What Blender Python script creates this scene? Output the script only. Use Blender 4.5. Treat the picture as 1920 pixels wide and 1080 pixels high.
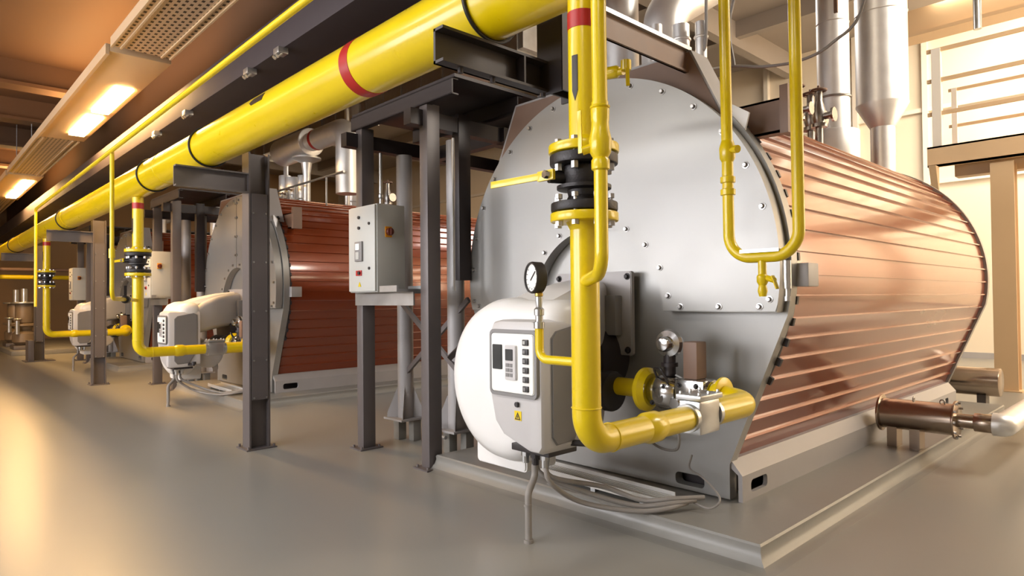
import bpy, bmesh, math, random
from mathutils import Vector, Matrix
random.seed(7)
PI = math.pi
for _o in list(bpy.data.objects):
    bpy.data.objects.remove(_o)
SC = bpy.context.scene
COL = SC.collection

# ---------------------------------------------------------------- camera
cam_d = bpy.data.cameras.new('camera')
cam = bpy.data.objects.new('camera', cam_d)
COL.objects.link(cam)
cam_d.sensor_fit = 'HORIZONTAL'
cam_d.sensor_width = 36.0
cam_d.lens = 36.0 * 1217.9 / 1920.0
cam_d.clip_start = 0.05
cam_d.clip_end = 200
_X = Vector((0.6864, 0.0190, 0.7270)); _Y = Vector((0.7267, -0.0044, -0.6869))
_X.normalize(); _Y = (_Y - _X * _Y.dot(_X)).normalized(); _Z = _X.cross(_Y)
Rm = Matrix((_X, _Y, _Z)).to_4x4()          # camera axes to the room's axes
cam.matrix_world = Matrix.Translation((0, 0, 1.5)) @ Rm
SC.camera = cam

# ---------------------------------------------------------------- world, light, exposure
SC.view_settings.view_transform = 'Standard'
SC.view_settings.look = 'None'
SC.view_settings.gamma = 1.0
SC.view_settings.exposure = 0.0
SC.view_settings.use_curve_mapping = False
SC.cycles.sample_clamp_indirect = 4.0
SC.cycles.caustics_reflective = False
W = bpy.data.worlds.new('world'); SC.world = W
W.use_nodes = True
W.node_tree.nodes['Background'].inputs[0].default_value = (0.9, 0.88, 0.86, 1)
W.node_tree.nodes['Background'].inputs[1].default_value = 0.5


def area(name, loc, rot, sx, sy, power, color):
    d = bpy.data.lights.new(name, 'AREA')
    d.shape = 'RECTANGLE'; d.size = sx; d.size_y = sy
    d.energy = power; d.color = color
    o = bpy.data.objects.new(name, d); COL.objects.link(o)
    o.location = loc; o.rotation_euler = rot
    return o


# added unseen fill lights for the front aisle, behind and above the camera
area('aisle_lamp', (-4.6, -1.2, 4.7), (math.radians(8), 0, 0), 5.0, 0.8, 170, (1.0, 0.98, 0.96))
area('aisle_lamp', (0.8, -1.2, 4.7), (math.radians(14), 0, 0), 2.0, 0.8, 40, (1.0, 0.95, 0.9))
area('aisle_lamp', (-11.5, -1.6, 4.7), (math.radians(14), 0, 0), 5.0, 0.8, 80, (1.0, 0.68, 0.38))
area('aisle_lamp', (-21.0, -1.6, 4.7), (math.radians(10), 0, 0), 6.0, 0.8, 190, (1.0, 0.62, 0.30))
# added unseen fill lights high in the boiler hall, one aimed at the ducts
area('hall_lamp', (-0.6, 15.2, 7.6), (math.radians(25), 0, 0), 5.5, 2.5, 800, (1.0, 0.86, 0.66))
area('hall_lamp', (-9.0, 12.0, 7.6), (0, 0, 0), 4.0, 3.0, 300, (1.0, 0.95, 0.90))
area('hall_lamp', (2.2, 8.5, 7.2), (0, math.radians(72), 0), 1.6, 4.0, 480, (1.0, 0.92, 0.80))
area('hall_lamp', (-20.0, 11.0, 7.6), (0, 0, 0), 6.0, 3.0, 350, (1.0, 0.66, 0.36))

# ---------------------------------------------------------------- materials
def lin(h):
    r = []
    for i in (0, 2, 4):
        c = int(h[i:i + 2], 16) / 255.0
        r.append(c / 12.92 if c <= 0.04045 else ((c + 0.055) / 1.055) ** 2.4)
    return (r[0], r[1], r[2], 1.0)


M = {}


def mat(key, hexc, rough=0.5, metal=0.0, vary=0.06, scale=6.0, bump=0.0, coat=0.0, rvar=0.08, stretch=None, emit=None, spec=None):
    m = bpy.data.materials.new(key)
    m.use_nodes = True
    nt = m.node_tree; N = nt.nodes; L = nt.links
    b = N['Principled BSDF']
    c = lin(hexc)
    b.inputs['Metallic'].default_value = metal
    if spec is not None:
        b.inputs['Specular IOR Level'].default_value = spec
    if coat:
        b.inputs['Coat Weight'].default_value = coat
        b.inputs['Coat Roughness'].default_value = 0.12
    tc = N.new('ShaderNodeTexCoord')
    src = tc.outputs['Object']
    if stretch:
        mp = N.new('ShaderNodeMapping'); mp.inputs['Scale'].default_value = stretch
        L.new(src, mp.inputs['Vector']); src = mp.outputs['Vector']
    nz = N.new('ShaderNodeTexNoise'); nz.inputs['Scale'].default_value = scale; nz.inputs['Detail'].default_value = 4
    L.new(src, nz.inputs['Vector'])
    mx = N.new('ShaderNodeMix'); mx.data_type = 'RGBA'
    lo = tuple(max(0, v * (1 - vary * 2)) for v in c[:3]) + (1,)
    hi = tuple(min(1, v * (1 + vary * 2)) for v in c[:3]) + (1,)
    mx.inputs[6].default_value = lo; mx.inputs[7].default_value = hi
    L.new(nz.outputs['Fac'], mx.inputs[0])
    L.new(mx.outputs[2], b.inputs['Base Color'])
    mr = N.new('ShaderNodeMapRange')
    mr.inputs[3].default_value = max(0.02, rough - rvar); mr.inputs[4].default_value = min(1, rough + rvar)
    L.new(nz.outputs['Fac'], mr.inputs[0]); L.new(mr.outputs[0], b.inputs['Roughness'])
    if bump:
        nb = N.new('ShaderNodeTexNoise'); nb.inputs['Scale'].default_value = scale * 8; nb.inputs['Detail'].default_value = 3
        L.new(src, nb.inputs['Vector'])
        bp = N.new('ShaderNodeBump'); bp.inputs['Strength'].default_value = bump; bp.inputs['Distance'].default_value = 0.02
        L.new(nb.outputs['Fac'], bp.inputs['Height']); L.new(bp.outputs['Normal'], b.inputs['Normal'])
    if emit:
        b.inputs['Emission Color'].default_value = lin(emit[0])
        b.inputs['Emission Strength'].default_value = emit[1]
    M[key] = m
    return m


mat('floor', '8A8882', 0.32, 0, 0.03, 0.6, 0.0, rvar=0.03)
mat('plinth', '83817C', 0.36, 0, 0.06, 2.0, 0.03)
mat('grey_paint', '9B9A97', 0.38, 0.45, 0.03, 3.0)
mat('skid_grey', 'A3A0A0', 0.45, 0.1, 0.04, 4.0)
mat('hood_brown', '7C6252', 0.5, 0.0, 0.08, 4.0)
mat('steel_post', '645E5E', 0.42, 0.2, 0.06, 3.0)
mat('steel_dark', '332D2F', 0.45, 0.2, 0.06, 3.0)
mat('yellow', 'E0C406', 0.30, 0, 0.015, 5.0, coat=0.3)
mat('red', 'A81818', 0.4, 0, 0.05, 8.0)
mat('black_mark', '241A12', 0.5, 0, 0.05, 8.0)
mat('black_iron', '2A2728', 0.45, 0.3, 0.12, 14.0, 0.1)
mat('black_plastic', '2B2728', 0.45, 0, 0.05, 8.0)
mat('copper', '8A3A12', 0.30, 0.30, 0.08, 1.5, coat=1.0, rvar=0.07, stretch=(1, 0.25, 1))
M['copper'].node_tree.nodes['Principled BSDF'].inputs['Coat IOR'].default_value = 1.75
mat('galv', 'B9BABA', 0.32, 0.85, 0.08, 9.0)
mat('aluminium', 'EEEDEB', 0.42, 0.7, 0.06, 5.0, rvar=0.06)
mat('stainless', 'B7A696', 0.24, 0.95, 0.06, 4.0)
mat('tray_light', 'CFCDC8', 0.5, 0.2, 0.05, 9.0)
mat('chrome', 'C8C8C8', 0.16, 1.0, 0.05, 9.0)
mat('bolt_steel', 'A8A6A4', 0.3, 0.9, 0.08, 20.0)
mat('white_plastic', 'EEEDEB', 0.32, 0, 0.02, 4.0)
mat('grey_plastic', 'C8C6C6', 0.36, 0, 0.03, 4.0)
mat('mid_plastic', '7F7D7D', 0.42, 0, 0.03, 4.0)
mat('display', '2E3234', 0.2, 0, 0.05, 12.0)
mat('white_face', 'F2F2EE', 0.5, 0, 0.01, 4.0)
mat('cabinet_grey', 'B9BAB6', 0.42, 0, 0.03, 3.0)
mat('orange', 'D38A10', 0.4, 0, 0.03, 6.0)
mat('switch_brown', '5A2212', 0.4, 0, 0.05, 8.0)
mat('brass', 'B79A50', 0.3, 0.9, 0.08, 12.0)
mat('cable_grey', '8C8782', 0.5, 0, 0.06, 12.0)
mat('cable_black', '221E1E', 0.45, 0, 0.05, 12.0)
mat('wall', 'E4D8C4', 0.7, 0, 0.03, 1.0, 0.03)
mat('wall_brown', '9C7C58', 0.7, 0, 0.05, 1.0)  # brown tint puts the left end's warm light into the wall colour
mat('wall_panel', 'E6DFD4', 0.55, 0, 0.02, 1.0)
mat('ceiling', '563A22', 0.75, 0, 0.10, 0.7)
mat('ceiling_hall', 'A39A92', 0.7, 0, 0.06, 0.8)
mat('beam_brown', '7C6248', 0.6, 0, 0.06, 1.0)
mat('gantry', 'D2B48E', 0.5, 0.0, 0.05, 1.0)
mat('duct_dark', '30262A', 0.65, 0.0, 0.06, 2.0)
mat('pump_body', '7E6E5C', 0.45, 0.3, 0.08, 3.0)
mat('lamp_glow', 'FFD9A0', 0.5, emit=('FFD08A', 40.0))
mat('window_glow', 'FFF4E4', 0.5, emit=('FFE6C4', 9.0))
mat('window_glow_cool', 'FFFFFF', 0.5, emit=('FAFAFF', 14.0))


def perforated(key, hexc):
    m = mat(key, hexc, 0.5, 0.5, 0.04, 4.0)
    nt = m.node_tree; N = nt.nodes; L = nt.links
    b = N['Principled BSDF']
    tc = N.new('ShaderNodeTexCoord')
    mp = N.new('ShaderNodeMapping'); mp.inputs['Scale'].default_value = (9, 16, 0.0)
    L.new(tc.outputs['Object'], mp.inputs['Vector'])
    br = N.new('ShaderNodeTexBrick')
    br.inputs['Color1'].default_value = (0.03, 0.02, 0.015, 1); br.inputs['Color2'].default_value = (0.03, 0.02, 0.015, 1)
    br.inputs['Mortar'].default_value = lin(hexc); br.inputs['Scale'].default_value = 1.0
    br.inputs['Mortar Size'].default_value = 0.27; br.inputs['Brick Width'].default_value = 1.0; br.inputs['Row Height'].default_value = 1.0
    L.new(mp.outputs['Vector'], br.inputs['Vector']); L.new(br.outputs['Color'], b.inputs['Base Color'])
    return m


perforated('tray_perforated', 'C9B49C')


# ---------------------------------------------------------------- mesh building
class MB:
    def __init__(self):
        self.bm = bmesh.new()

    def _bev(self, verts, w, seg=2):
        es = list({e for v in verts for e in v.link_edges})
        bmesh.ops.bevel(self.bm, geom=es, offset=w, segments=seg, affect='EDGES', profile=0.6)

    def box(self, x0, x1, y0, y1, z0, z1, bev=0.0, mtx=None, seg=2):
        bm = self.bm
        co = [(x, y, z) for x in (x0, x1) for y in (y0, y1) for z in (z0, z1)]
        v = [bm.verts.new(mtx @ Vector(c) if mtx else c) for c in co]
        for f in ((0, 1, 3, 2), (4, 6, 7, 5), (0, 4, 5, 1), (2, 3, 7, 6), (0, 2, 6, 4), (1, 5, 7, 3)):
            bm.faces.new([v[i] for i in f])
        if bev:
            self._bev(v, bev, seg)
        return self

    def bar(self, p, q, w, h, up=(0, 0, 1), bev=0.0):
        p = Vector(p); q = Vector(q); d = (q - p).normalized()
        u = Vector(up); s = d.cross(u)
        if s.length < 1e-4:
            u = Vector((1, 0, 0)); s = d.cross(u)
        s.normalize(); u = s.cross(d)
        m = Matrix((s, d, u)).transposed().to_4x4(); m.translation = p
        return self.box(-w / 2, w / 2, 0, (q - p).length, -h / 2, h / 2, bev, m)

    def ring(self, c, ax, r, seg, ref=None):
        ax = Vector(ax).normalized()
        if ref is None:
            ref = Vector((0, 0, 1)) if abs(ax.z) < 0.9 else Vector((1, 0, 0))
        a = (ref - ax * ref.dot(ax)).normalized(); b = ax.cross(a)
        return [self.bm.verts.new(Vector(c) + a * (r * math.cos(2 * PI * i / seg)) + b * (r * math.sin(2 * PI * i / seg))) for i in range(seg)]

    def _skin(self, rings, cap0=True, cap1=True, closed=False):
        bm = self.bm; n = len(rings[0])
        rr = list(zip(rings, rings[1:])) + ([(rings[-1], rings[0])] if closed else [])
        for A, B in rr:
            for i in range(n):
                j = (i + 1) % n
                try:
                    bm.faces.new((A[i], A[j], B[j], B[i]))
                except ValueError:
                    pass
        if not closed:
            if cap0: bm.faces.new(list(reversed(rings[0])))
            if cap1: bm.faces.new(rings[-1])

    def lathe(self, c, ax, prof, seg=32, cap0=True, cap1=True):
        """prof: list of (distance along axis, radius)."""
        ax = Vector(ax).normalized(); c = Vector(c)
        rings = [self.ring(c + ax * t, ax, max(r, 1e-4), seg) for t, r in prof]
        self._skin(rings, cap0, cap1)
        return self

    def cyl(self, p, q, r, seg=24, r2=None, bev=0.0):
        p = Vector(p); q = Vector(q); L = (q - p).length
        r2 = r if r2 is None else r2
        if bev:
            pr = [(0, r - bev), (bev * .3, r - bev * .3), (bev, r), (L - bev, r2), (L - bev * .3, r2 - bev * .3), (L, r2 - bev)]
        else:
            pr = [(0, r), (L, r2)]
        return self.lathe(p, q - p, pr, seg)

    def tube(self, pts, r, seg=16, fillet=0.0, n=8):
        pts = [Vector(p) for p in pts]
        path = [pts[0]]
        for i in range(1, len(pts) - 1):
            a, b, c = pts[i - 1], pts[i], pts[i + 1]
            d1 = (a - b).normalized(); d2 = (c - b).normalized()
            ang = d1.angle(d2)
            if fillet <= 0 or ang > PI - 0.02:
                path.append(b); continue
            t = min(fillet / math.tan(ang / 2), (a - b).length * .49, (c - b).length * .49)
            rr = t * math.tan(ang / 2)
            cen = b + (d1 + d2).normalized() * (rr / math.sin(ang / 2))
            s = b + d1 * t - cen; e = b + d2 * t - cen
            tot = s.angle(e); axis = s.cross(e).normalized()
            for k in range(n + 1):
                path.append(cen + Matrix.Rotation(tot * k / n, 3, axis) @ s)
        path.append(pts[-1])
        out = [path[0]]
        for p in path[1:]:
            if (p - out[-1]).length > 1e-5: out.append(p)
        path = out
        tang = []
        for i in range(len(path)):
            if i == 0: t = path[1] - path[0]
            elif i == len(path) - 1: t = path[-1] - path[-2]
            else: t = (path[i + 1] - path[i]).normalized() + (path[i] - path[i - 1]).normalized()
            tang.append(t.normalized())
        ref = Vector((0, 0, 1)) if abs(tang[0].z) < 0.9 else Vector((1, 0, 0))
        rings = []
        for p, t in zip(path, tang):
            ref = (ref - t * ref.dot(t)).normalized()
            rings.append(self.ring(p, t, r, seg, ref))
        self._skin(rings)
        return self

    def smooth_tube(self, pts, r, seg=10, n=6):
        """Catmull-Rom through the points."""
        P = [Vector(p) for p in pts]; P = [P[0] * 2 - P[1]] + P + [P[-1] * 2 - P[-2]]
        out = []
        for i in range(1, len(P) - 2):
            for k in range(n):
                t = k / n; a, b, c, d = P[i - 1], P[i], P[i + 1], P[i + 2]
                out.append(0.5 * ((2 * b) + (c - a) * t + (2 * a - 5 * b + 4 * c - d) * t * t + (3 * b - a - 3 * c + d) * t ** 3))
        out.append(P[-2])
        return self.tube(out, r, seg)

    def prism(self, loops, ax, d0, d1, bev=0.0):
        """loops: first the outline then holes, 2-D; ax is the axis pushed along: 'x' (y,z), 'y' (x,z), 'z' (x,y)."""
        bm = self.bm

        def at(p, d):
            if ax == 'x': return (d, p[0], p[1])
            if ax == 'y': return (p[0], d, p[1])
            return (p[0], p[1], d)
        A = []; es = []
        for lp in loops:
            vs = [bm.verts.new(at(p, d0)) for p in lp]
            A.append(vs)
            es += [bm.edges.new((vs[i], vs[(i + 1) % len(vs)])) for i in range(len(vs))]
        if len(loops) == 1:
            fs = [bm.faces.new(A[0])]
        else:
            fs = [g for g in bmesh.ops.triangle_fill(bm, edges=es, use_beauty=True)['geom'] if isinstance(g, bmesh.types.BMFace)]
        B = [[bm.verts.new(at(p, d1)) for p in lp] for lp in loops]
        mp = {a: b for la, lb in zip(A, B) for a, b in zip(la, lb)}
        for f in fs:
            bm.faces.new([mp[v] for v in reversed(f.verts)])
        for la, lb in zip(A, B):
            for i in range(len(la)):
                j = (i + 1) % len(la)
                bm.faces.new((la[i], lb[i], lb[j], la[j]))
        if bev:
            bevs = [e for la in A for e in (bm.edges.get((la[i], la[(i + 1) % len(la)])) for i in range(len(la))) if e]
            bevs += [e for la in B for e in (bm.edges.get((la[i], la[(i + 1) % len(la)])) for i in range(len(la))) if e]
            bmesh.ops.bevel(bm, geom=bevs, offset=bev, segments=2, affect='EDGES')
        return self

    def loft(self, secs):
        """secs: list of closed 3-D sections with equal counts."""
        rings = [[self.bm.verts.new(p) for p in s] for s in secs]
        self._skin(rings)
        return self

    def torus(self, c, ax, R, r, seg=32, sub=10, a0=0, a1=2 * PI):
        ax = Vector(ax).normalized(); c = Vector(c)
        ref = Vector((0, 0, 1)) if abs(ax.z) < 0.9 else Vector((1, 0, 0))
        u = (ref - ax * ref.dot(ax)).normalized(); v = ax.cross(u)
        full = abs(a1 - a0 - 2 * PI) < 1e-6
        n = seg if full else seg + 1
        rings = []
        for i in range(n):
            a = a0 + (a1 - a0) * i / seg
            d = u * math.cos(a) + v * math.sin(a); t = ax.cross(d)
            rings.append([self.bm.verts.new(c + d * R + (d * math.cos(2 * PI * k / sub) + ax * math.sin(2 * PI * k / sub)) * r) for k in range(sub)])
        self._skin(rings, closed=full)
        return self

    def hexbolt(self, c, ax, r=0.014, h=0.012):
        self.lathe(c, ax, [(0, r * 1.45), (h * .25, r * 1.45), (h * .3, r)], 12, cap1=False)
        return self.lathe(Vector(c) + Vector(ax).normalized() * h * .25, ax, [(0, r), (h, r), (h * 1.25, r * .8)], 6)

    def build(self, name, m, parent=None, ang=35):
        bm = self.bm
        bmesh.ops.recalc_face_normals(bm, faces=bm.faces)
        org = Vector((0, 0, 0))
        p = parent
        while p is not None:
            org += p.location; p = p.parent
        bmesh.ops.translate(bm, verts=bm.verts, vec=-org)
        me = bpy.data.meshes.new(name); bm.to_mesh(me); bm.free()
        me.materials.append(M[m] if isinstance(m, str) else m)
        me.polygons.foreach_set('use_smooth', [True] * len(me.polygons))
        me.set_sharp_from_angle(angle=math.radians(ang))
        o = bpy.data.objects.new(name, me); COL.objects.link(o)
        if parent is not None: o.parent = parent
        return o


def tag(o, label=None, cat=None, group=None, kind=None):
    if label: o['label'] = label
    if cat: o['category'] = cat
    if group: o['group'] = group
    if kind: o['kind'] = kind
    return o


def thing(name, label, cat, loc=(0, 0, 0), group=None):
    o = bpy.data.objects.new(name, None); COL.objects.link(o)
    o.location = loc; o.empty_display_size = 0.1
    return tag(o, label, cat, group)


def solo(mb, name, m, label, cat, group=None, ang=35):
    """A thing that is one mesh, origin at its lowest middle."""
    vs = mb.bm.verts
    xs = [v.co.x for v in vs]; ys = [v.co.y for v in vs]; zs = [v.co.z for v in vs]
    c = Vector(((min(xs) + max(xs)) / 2, (min(ys) + max(ys)) / 2, min(zs)))
    bmesh.ops.translate(mb.bm, verts=mb.bm.verts, vec=-c)
    o = mb.build(name, m, None, ang); o.location = c
    return tag(o, label, cat, group)


def copy_tree(o, parent=None):
    c = o.copy(); COL.objects.link(c)
    if parent is not None: c.parent = parent
    for ch in list(o.children): copy_tree(ch, c)
    return c


def dup(o, dx, label, dy=0, dz=0):
    c = copy_tree(o)
    c.location = o.location + Vector((dx, dy, dz)); c['label'] = label
    return c


def struct(name, mb, m):
    return tag(mb.build(name, m), kind='structure')


def circ(cx, cz, r, a0, a1, n):
    return [(cx + r * math.cos(a0 + (a1 - a0) * i / n), cz + r * math.sin(a0 + (a1 - a0) * i / n)) for i in range(n + 1)]


def rrect(x0, x1, z0, z1, r, n=4):
    return (circ(x1 - r, z1 - r, r, 0, PI / 2, n) + circ(x0 + r, z1 - r, r, PI / 2, PI, n)
            + circ(x0 + r, z0 + r, r, PI, 1.5 * PI, n) + circ(x1 - r, z0 + r, r, 1.5 * PI, 2 * PI, n))


GX, GX3 = -7.36, -14.35         # how far the second and third boilers stand along the row

# ================================================================ SETTING
struct('floor', MB().box(-34, 6, -6, 18.6, -0.1, 0), 'floor')
struct('wall_back', MB().box(-34, 6, 18.4, 18.6, 0, 8.4), 'wall')
struct('wall_left', MB().box(-34.2, -34, -6, 18.6, 0, 8.4), 'wall_brown')
wr = MB().prism([[(-6, 0), (18.6, 0), (18.6, 8.4), (-6, 8.4)]] + [[(y, 1.4), (y, 6.4), (y + 2.2, 6.4), (y + 2.2, 1.4)] for y in (9.6, 12.2, 14.8)], 'x', 3.6, 3.8)
struct('wall_right', wr, 'wall')
wf = MB().prism([[(-34, 0), (6, 0), (6, 5.6), (-34, 5.6)]] + [[(x, 1.3), (x, 4.2), (x + 3.0, 4.2), (x + 3.0, 1.3)] for x in (-13.5, -9.5, -5.5)], 'y', -6.2, -6.0)
struct('wall_front', wf, 'wall')
k = 0
for y in (9.6, 12.2, 14.8):
    k += 1
    fr = MB()
    for z in (1.4, 3.05, 4.7, 6.36): fr.box(3.66, 3.74, y, y + 2.2, z, z + .05)
    for yy in (y, y + 1.08, y + 2.16): fr.box(3.66, 3.74, yy, yy + .05, 1.4, 6.4)
    w = struct('window_%d' % k, fr, 'white_plastic')
    MB().box(3.75, 3.77, y, y + 2.2, 1.4, 6.4).build('pane', 'window_glow', w)
for x in (-13.5, -9.5, -5.5):  # unseen windows, added to light the burner and boiler fronts
    k += 1
    fr = MB()
    for z in (1.3, 2.7, 4.15): fr.box(x, x + 3.0, -6.14, -6.06, z, z + .05)
    for xx in (x, x + 1.47, x + 2.95): fr.box(xx, xx + .05, -6.14, -6.06, 1.3, 4.2)
    w = struct('window_%d' % k, fr, 'white_plastic')
    MB().box(x, x + 3.0, -6.17, -6.15, 1.3, 4.2).build('pane', 'window_glow_cool', w)
cl = MB().box(-34, 6, -6.2, 3.5, 5.5, 5.65)
for x in (-32, -29.6, -27.2, -24.4, -21.4, -18.6, -15.9, -13.4, -4.0):
    cl.box(x, x + .18, -6, 2.66, 5.12, 5.5)
    cl.box(x - .1, x + .28, -6, 2.66, 5.06, 5.12)
struct('ceiling', cl, 'ceiling')
ch = MB().box(-34, 6, 3.3, 18.6, 8.3, 8.45)
for x in (-30, -24, -18, -12, -8, 1):
    ch.box(x, x + .25, 3.5, 18.4, 7.7, 8.3)
for y in (12, 15):
    ch.box(-34, 4, y, y + .2, 7.9, 8.3)
struct('ceiling_hall', ch, 'ceiling_hall')
struct('trim_1', MB().box(-34, 6, 3.25, 3.5, 4.3, 8.4), 'ceiling')           # the drop wall between the low aisle and the hall
bb = MB().box(-34, 3.6, 18.34, 18.4, 0, .14)
struct('baseboard_back', bb, 'skid_grey')
pw = MB()
for x in (-14, -11, -8.6, -6.2, -4.6, -1.2):
    pw.box(x, x + .12, 18.25, 18.4, .14, 8.3)
for z in (4.2, 6.0):
    pw.box(-34, 3.6, 18.3, 18.4, z, z + .1)
struct('trim_2', pw, 'wall_panel')

# ================================================================ BOILER UNIT (nearest)
CX, FY, PZ = -3.31, 4.08, 0.13
ZC = 1.69
R = 1.53

# --- plinth
pl = MB()
X0, X1, Y0, Y1 = -4.66, -1.69, 3.46, 9.95


def rect(e, z): return [(X0 - e, Y0 - e, z), (X1 + e, Y0 - e, z), (X1 + e, Y1 + e, z), (X0 - e, Y1 + e, z)]


pl.loft([rect(.10, 0.0), rect(.07, .006), rect(.035, .022), rect(.012, .05), rect(0, .09), rect(.003, .118), rect(-.006, .13)])
plinth1 = solo(pl, 'boiler_plinth', 'plinth', 'low grey concrete plinth with coved foot under the nearest boiler', 'plinth', 'boiler plinths', 25)

# --- boiler
boiler = thing('boiler', 'nearest boiler, huge orange ribbed shell and grey bolted front in full view', 'boiler', (CX, FY, PZ), 'boilers in a row')
# ribbed shell
a_lo = math.asin((1.38 - ZC) / 1.56)


def outline(d, n=160):
    """section of the boiler: round above, straight tapering flanks, flat belly; d = inset"""
    q = circ(CX, ZC, 1.56 - d, a_lo, PI - a_lo, n)
    return q + [(CX - 1.365 + d, .99), (CX - 1.12 + d, .39), (CX + 1.12 - d, .39), (CX + 1.365 - d, .99)]


path = outline(.045)
flank = path[:1] + [path[-1], path[-2]]
# walk the visible contour from the right foot over the top to the left foot
walk = [path[-2], path[-1]] + path[:-4] + [path[-4], path[-3]]
cum = [0.0]
for p_, q_ in zip(walk, walk[1:]): cum.append(cum[-1] + math.hypot(q_[0] - p_[0], q_[1] - p_[1]))


def at_len(t):
    t = min(max(t, 0.0), cum[-1] - 1e-6)
    k_ = max(i_ for i_ in range(len(cum) - 1) if cum[i_] <= t)
    f_ = (t - cum[k_]) / (cum[k_ + 1] - cum[k_])
    p_, q_ = walk[k_], walk[k_ + 1]
    dx, dz = q_[0] - p_[0], q_[1] - p_[1]; l_ = math.hypot(dx, dz)
    return (p_[0] + dx * f_, p_[1] + dz * f_), (dz / l_, -dx / l_)


nr = int(round(cum[-1] / .152)); pitch = cum[-1] / nr
prof = []
for i in range(nr):
    for fr_, rr_ in ((0.0, 0.0), (0.45, .002), (0.86, 0.0), (0.875, .020), (0.965, .020), (0.98, 0.0)):
        (x, z), (nx, nz) = at_len((i + fr_) * pitch)
        prof.append((x + nx * rr_, z + nz * rr_))
sh = MB()
sh._skin([[sh.bm.verts.new((x, y, z)) for x, z in prof] for y in (FY + .10, FY + 5.55)])
sh.build('shell_cladding', 'copper', boiler, 20)
rb = MB()
rb.prism([outline(.012, 80)], 'y', FY + 5.52, FY + 5.60)
rb.build('rear_plate', 'grey_paint', boiler)
# front plate, round above and tapering to the skid below
a_lo = math.asin((1.38 - ZC) / 1.56)
fp = circ(CX, ZC, 1.56, a_lo, PI - a_lo, 72)
fp += [(CX - 1.37, .99), (CX - 1.12, .375), (CX - 1.12, .14), (CX + 1.12, .14), (CX + 1.12, .375), (CX + 1.37, .99)]
holes = [rrect(CX + .70, CX + .93, .17, .255, .03), rrect(CX - .93, CX - .70, .17, .255, .03)]
MB().prism([fp] + holes, 'y', FY - .02, FY + .07).build('front_plate', 'grey_paint', boiler)
MB().box(CX - 1.0, CX + 1.0, FY + .10, FY + .14, .145, .30).build('pocket_back', 'steel_dark', boiler)
# notched edge ring behind the front plate
nt_ = MB()
pr_ = []
for i in range(47):
    a = -0.5 + (PI + 1.0) * i / 46
    for da, rr in ((-.018, 1.535), (-.016, 1.566), (.016, 1.566), (.018, 1.535)):
        pr_.append((CX + rr * math.cos(a + da), ZC + rr * math.sin(a + da)))
nt_.prism([pr_ + list(reversed(circ(CX, ZC, 1.49, -0.5, PI + 0.5, 60)))], 'y', FY + .072, FY + .098)
nt_.build('edge_clip', 'steel_dark', boiler)
# skid rails with forklift pockets
for s in (1, -1):
    r = MB()
    xs = sorted((CX + s * 1.20, CX + s * 1.17))
    out = [(FY, .13), (FY + 5.5, .13), (FY + 5.5, .305), (FY, .305)]
    r.prism([out, rrect(FY + .12, FY + .36, .175, .26, .03), rrect(FY + 4.9, FY + 5.14, .175, .26, .03)], 'x', xs[0], xs[1])
    sec = [(CX + s * 1.20, .305), (CX + s * 1.12, .40), (CX + s * 1.00, .40), (CX + s * 1.00, .36), (CX + s * 1.10, .36), (CX + s * 1.17, .305)]
    r.prism([sec], 'y', FY, FY + 5.5)
    r.build('skid_rail', 'skid_grey', boiler)
    MB().box(*sorted((CX + s * 1.04, CX + s * 1.06)), FY + .1, FY + 5.4, .14, .36).build('rail_web', 'steel_dark', boiler)
# bolted half-round front cover, in two halves with a seam
for s in (1, -1):
    g = 0.006
    CC = CX + .04; RC = 1.495                 # the cover sits a little off the boiler's middle
    a0 = math.asin((1.40 - ZC) / RC); rc = 0.645; zc2 = 1.40
    pts = circ(CC, ZC, RC, a0, PI / 2 - g / RC, 48)
    inner = circ(CC, zc2, rc, PI / 2 - g / rc, 0, 28)
    pts = pts + [(x, z) for x, z in inner]
    if s < 0: pts = [(2 * CC - x, z) for x, z in pts]
    MB().prism([pts], 'y', FY - .13, FY - .03, .006).build('front_cover', 'grey_paint', boiler)


def cover_bolt(x, z):
    MB().hexbolt((x, FY - .13, z), (0, -1, 0), .016, .016).build('bolt', 'bolt_steel', boiler)


for i in range(9):
    a = a0 + .05 + (PI / 2 - a0 - .12) * i / 8
    for s in (1, -1): cover_bolt(CC + s * 1.44 * math.cos(a), ZC + 1.44 * math.sin(a))
for i in range(5):
    a = .16 + (PI / 2 - .36) * i / 4
    for s in (1, -1): cover_bolt(CC + s * .70 * math.cos(a), zc2 + .70 * math.sin(a))
for x in (.79, 1.08, 1.36):
    for s in (1, -1): cover_bolt(CC + s * x, 1.435)
for z in (2.25, 2.55, 2.85, 3.08):
    for s in (1, -1): cover_bolt(CC + s * .03, z)
# dark hood over the front: flat top and slanted sides
MB().prism([[(CX - 1.12, 2.72), (CX - .88, 3.225), (CX + .88, 3.225), (CX + 1.14, 2.70), (CX + .95, 2.5), (CX, 2.9), (CX - .95, 2.5)]], 'y', FY - .05, FY + .02).build('hood', 'hood_brown', boiler)
hs = MB()
for s in (1, -1):
    hs.loft([[(CX + s * .87, y, 3.235), (CX + s * .89, y, 3.235), (CX + s * 1.15, y, 2.70), (CX + s * 1.13, y, 2.70)] for y in (FY - .05, FY + .17)])
hs.box(CX - .88, CX + .88, FY - .05, FY + .17, 3.222, 3.24)
hs.build('hood_side', 'skid_grey', boiler)
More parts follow.
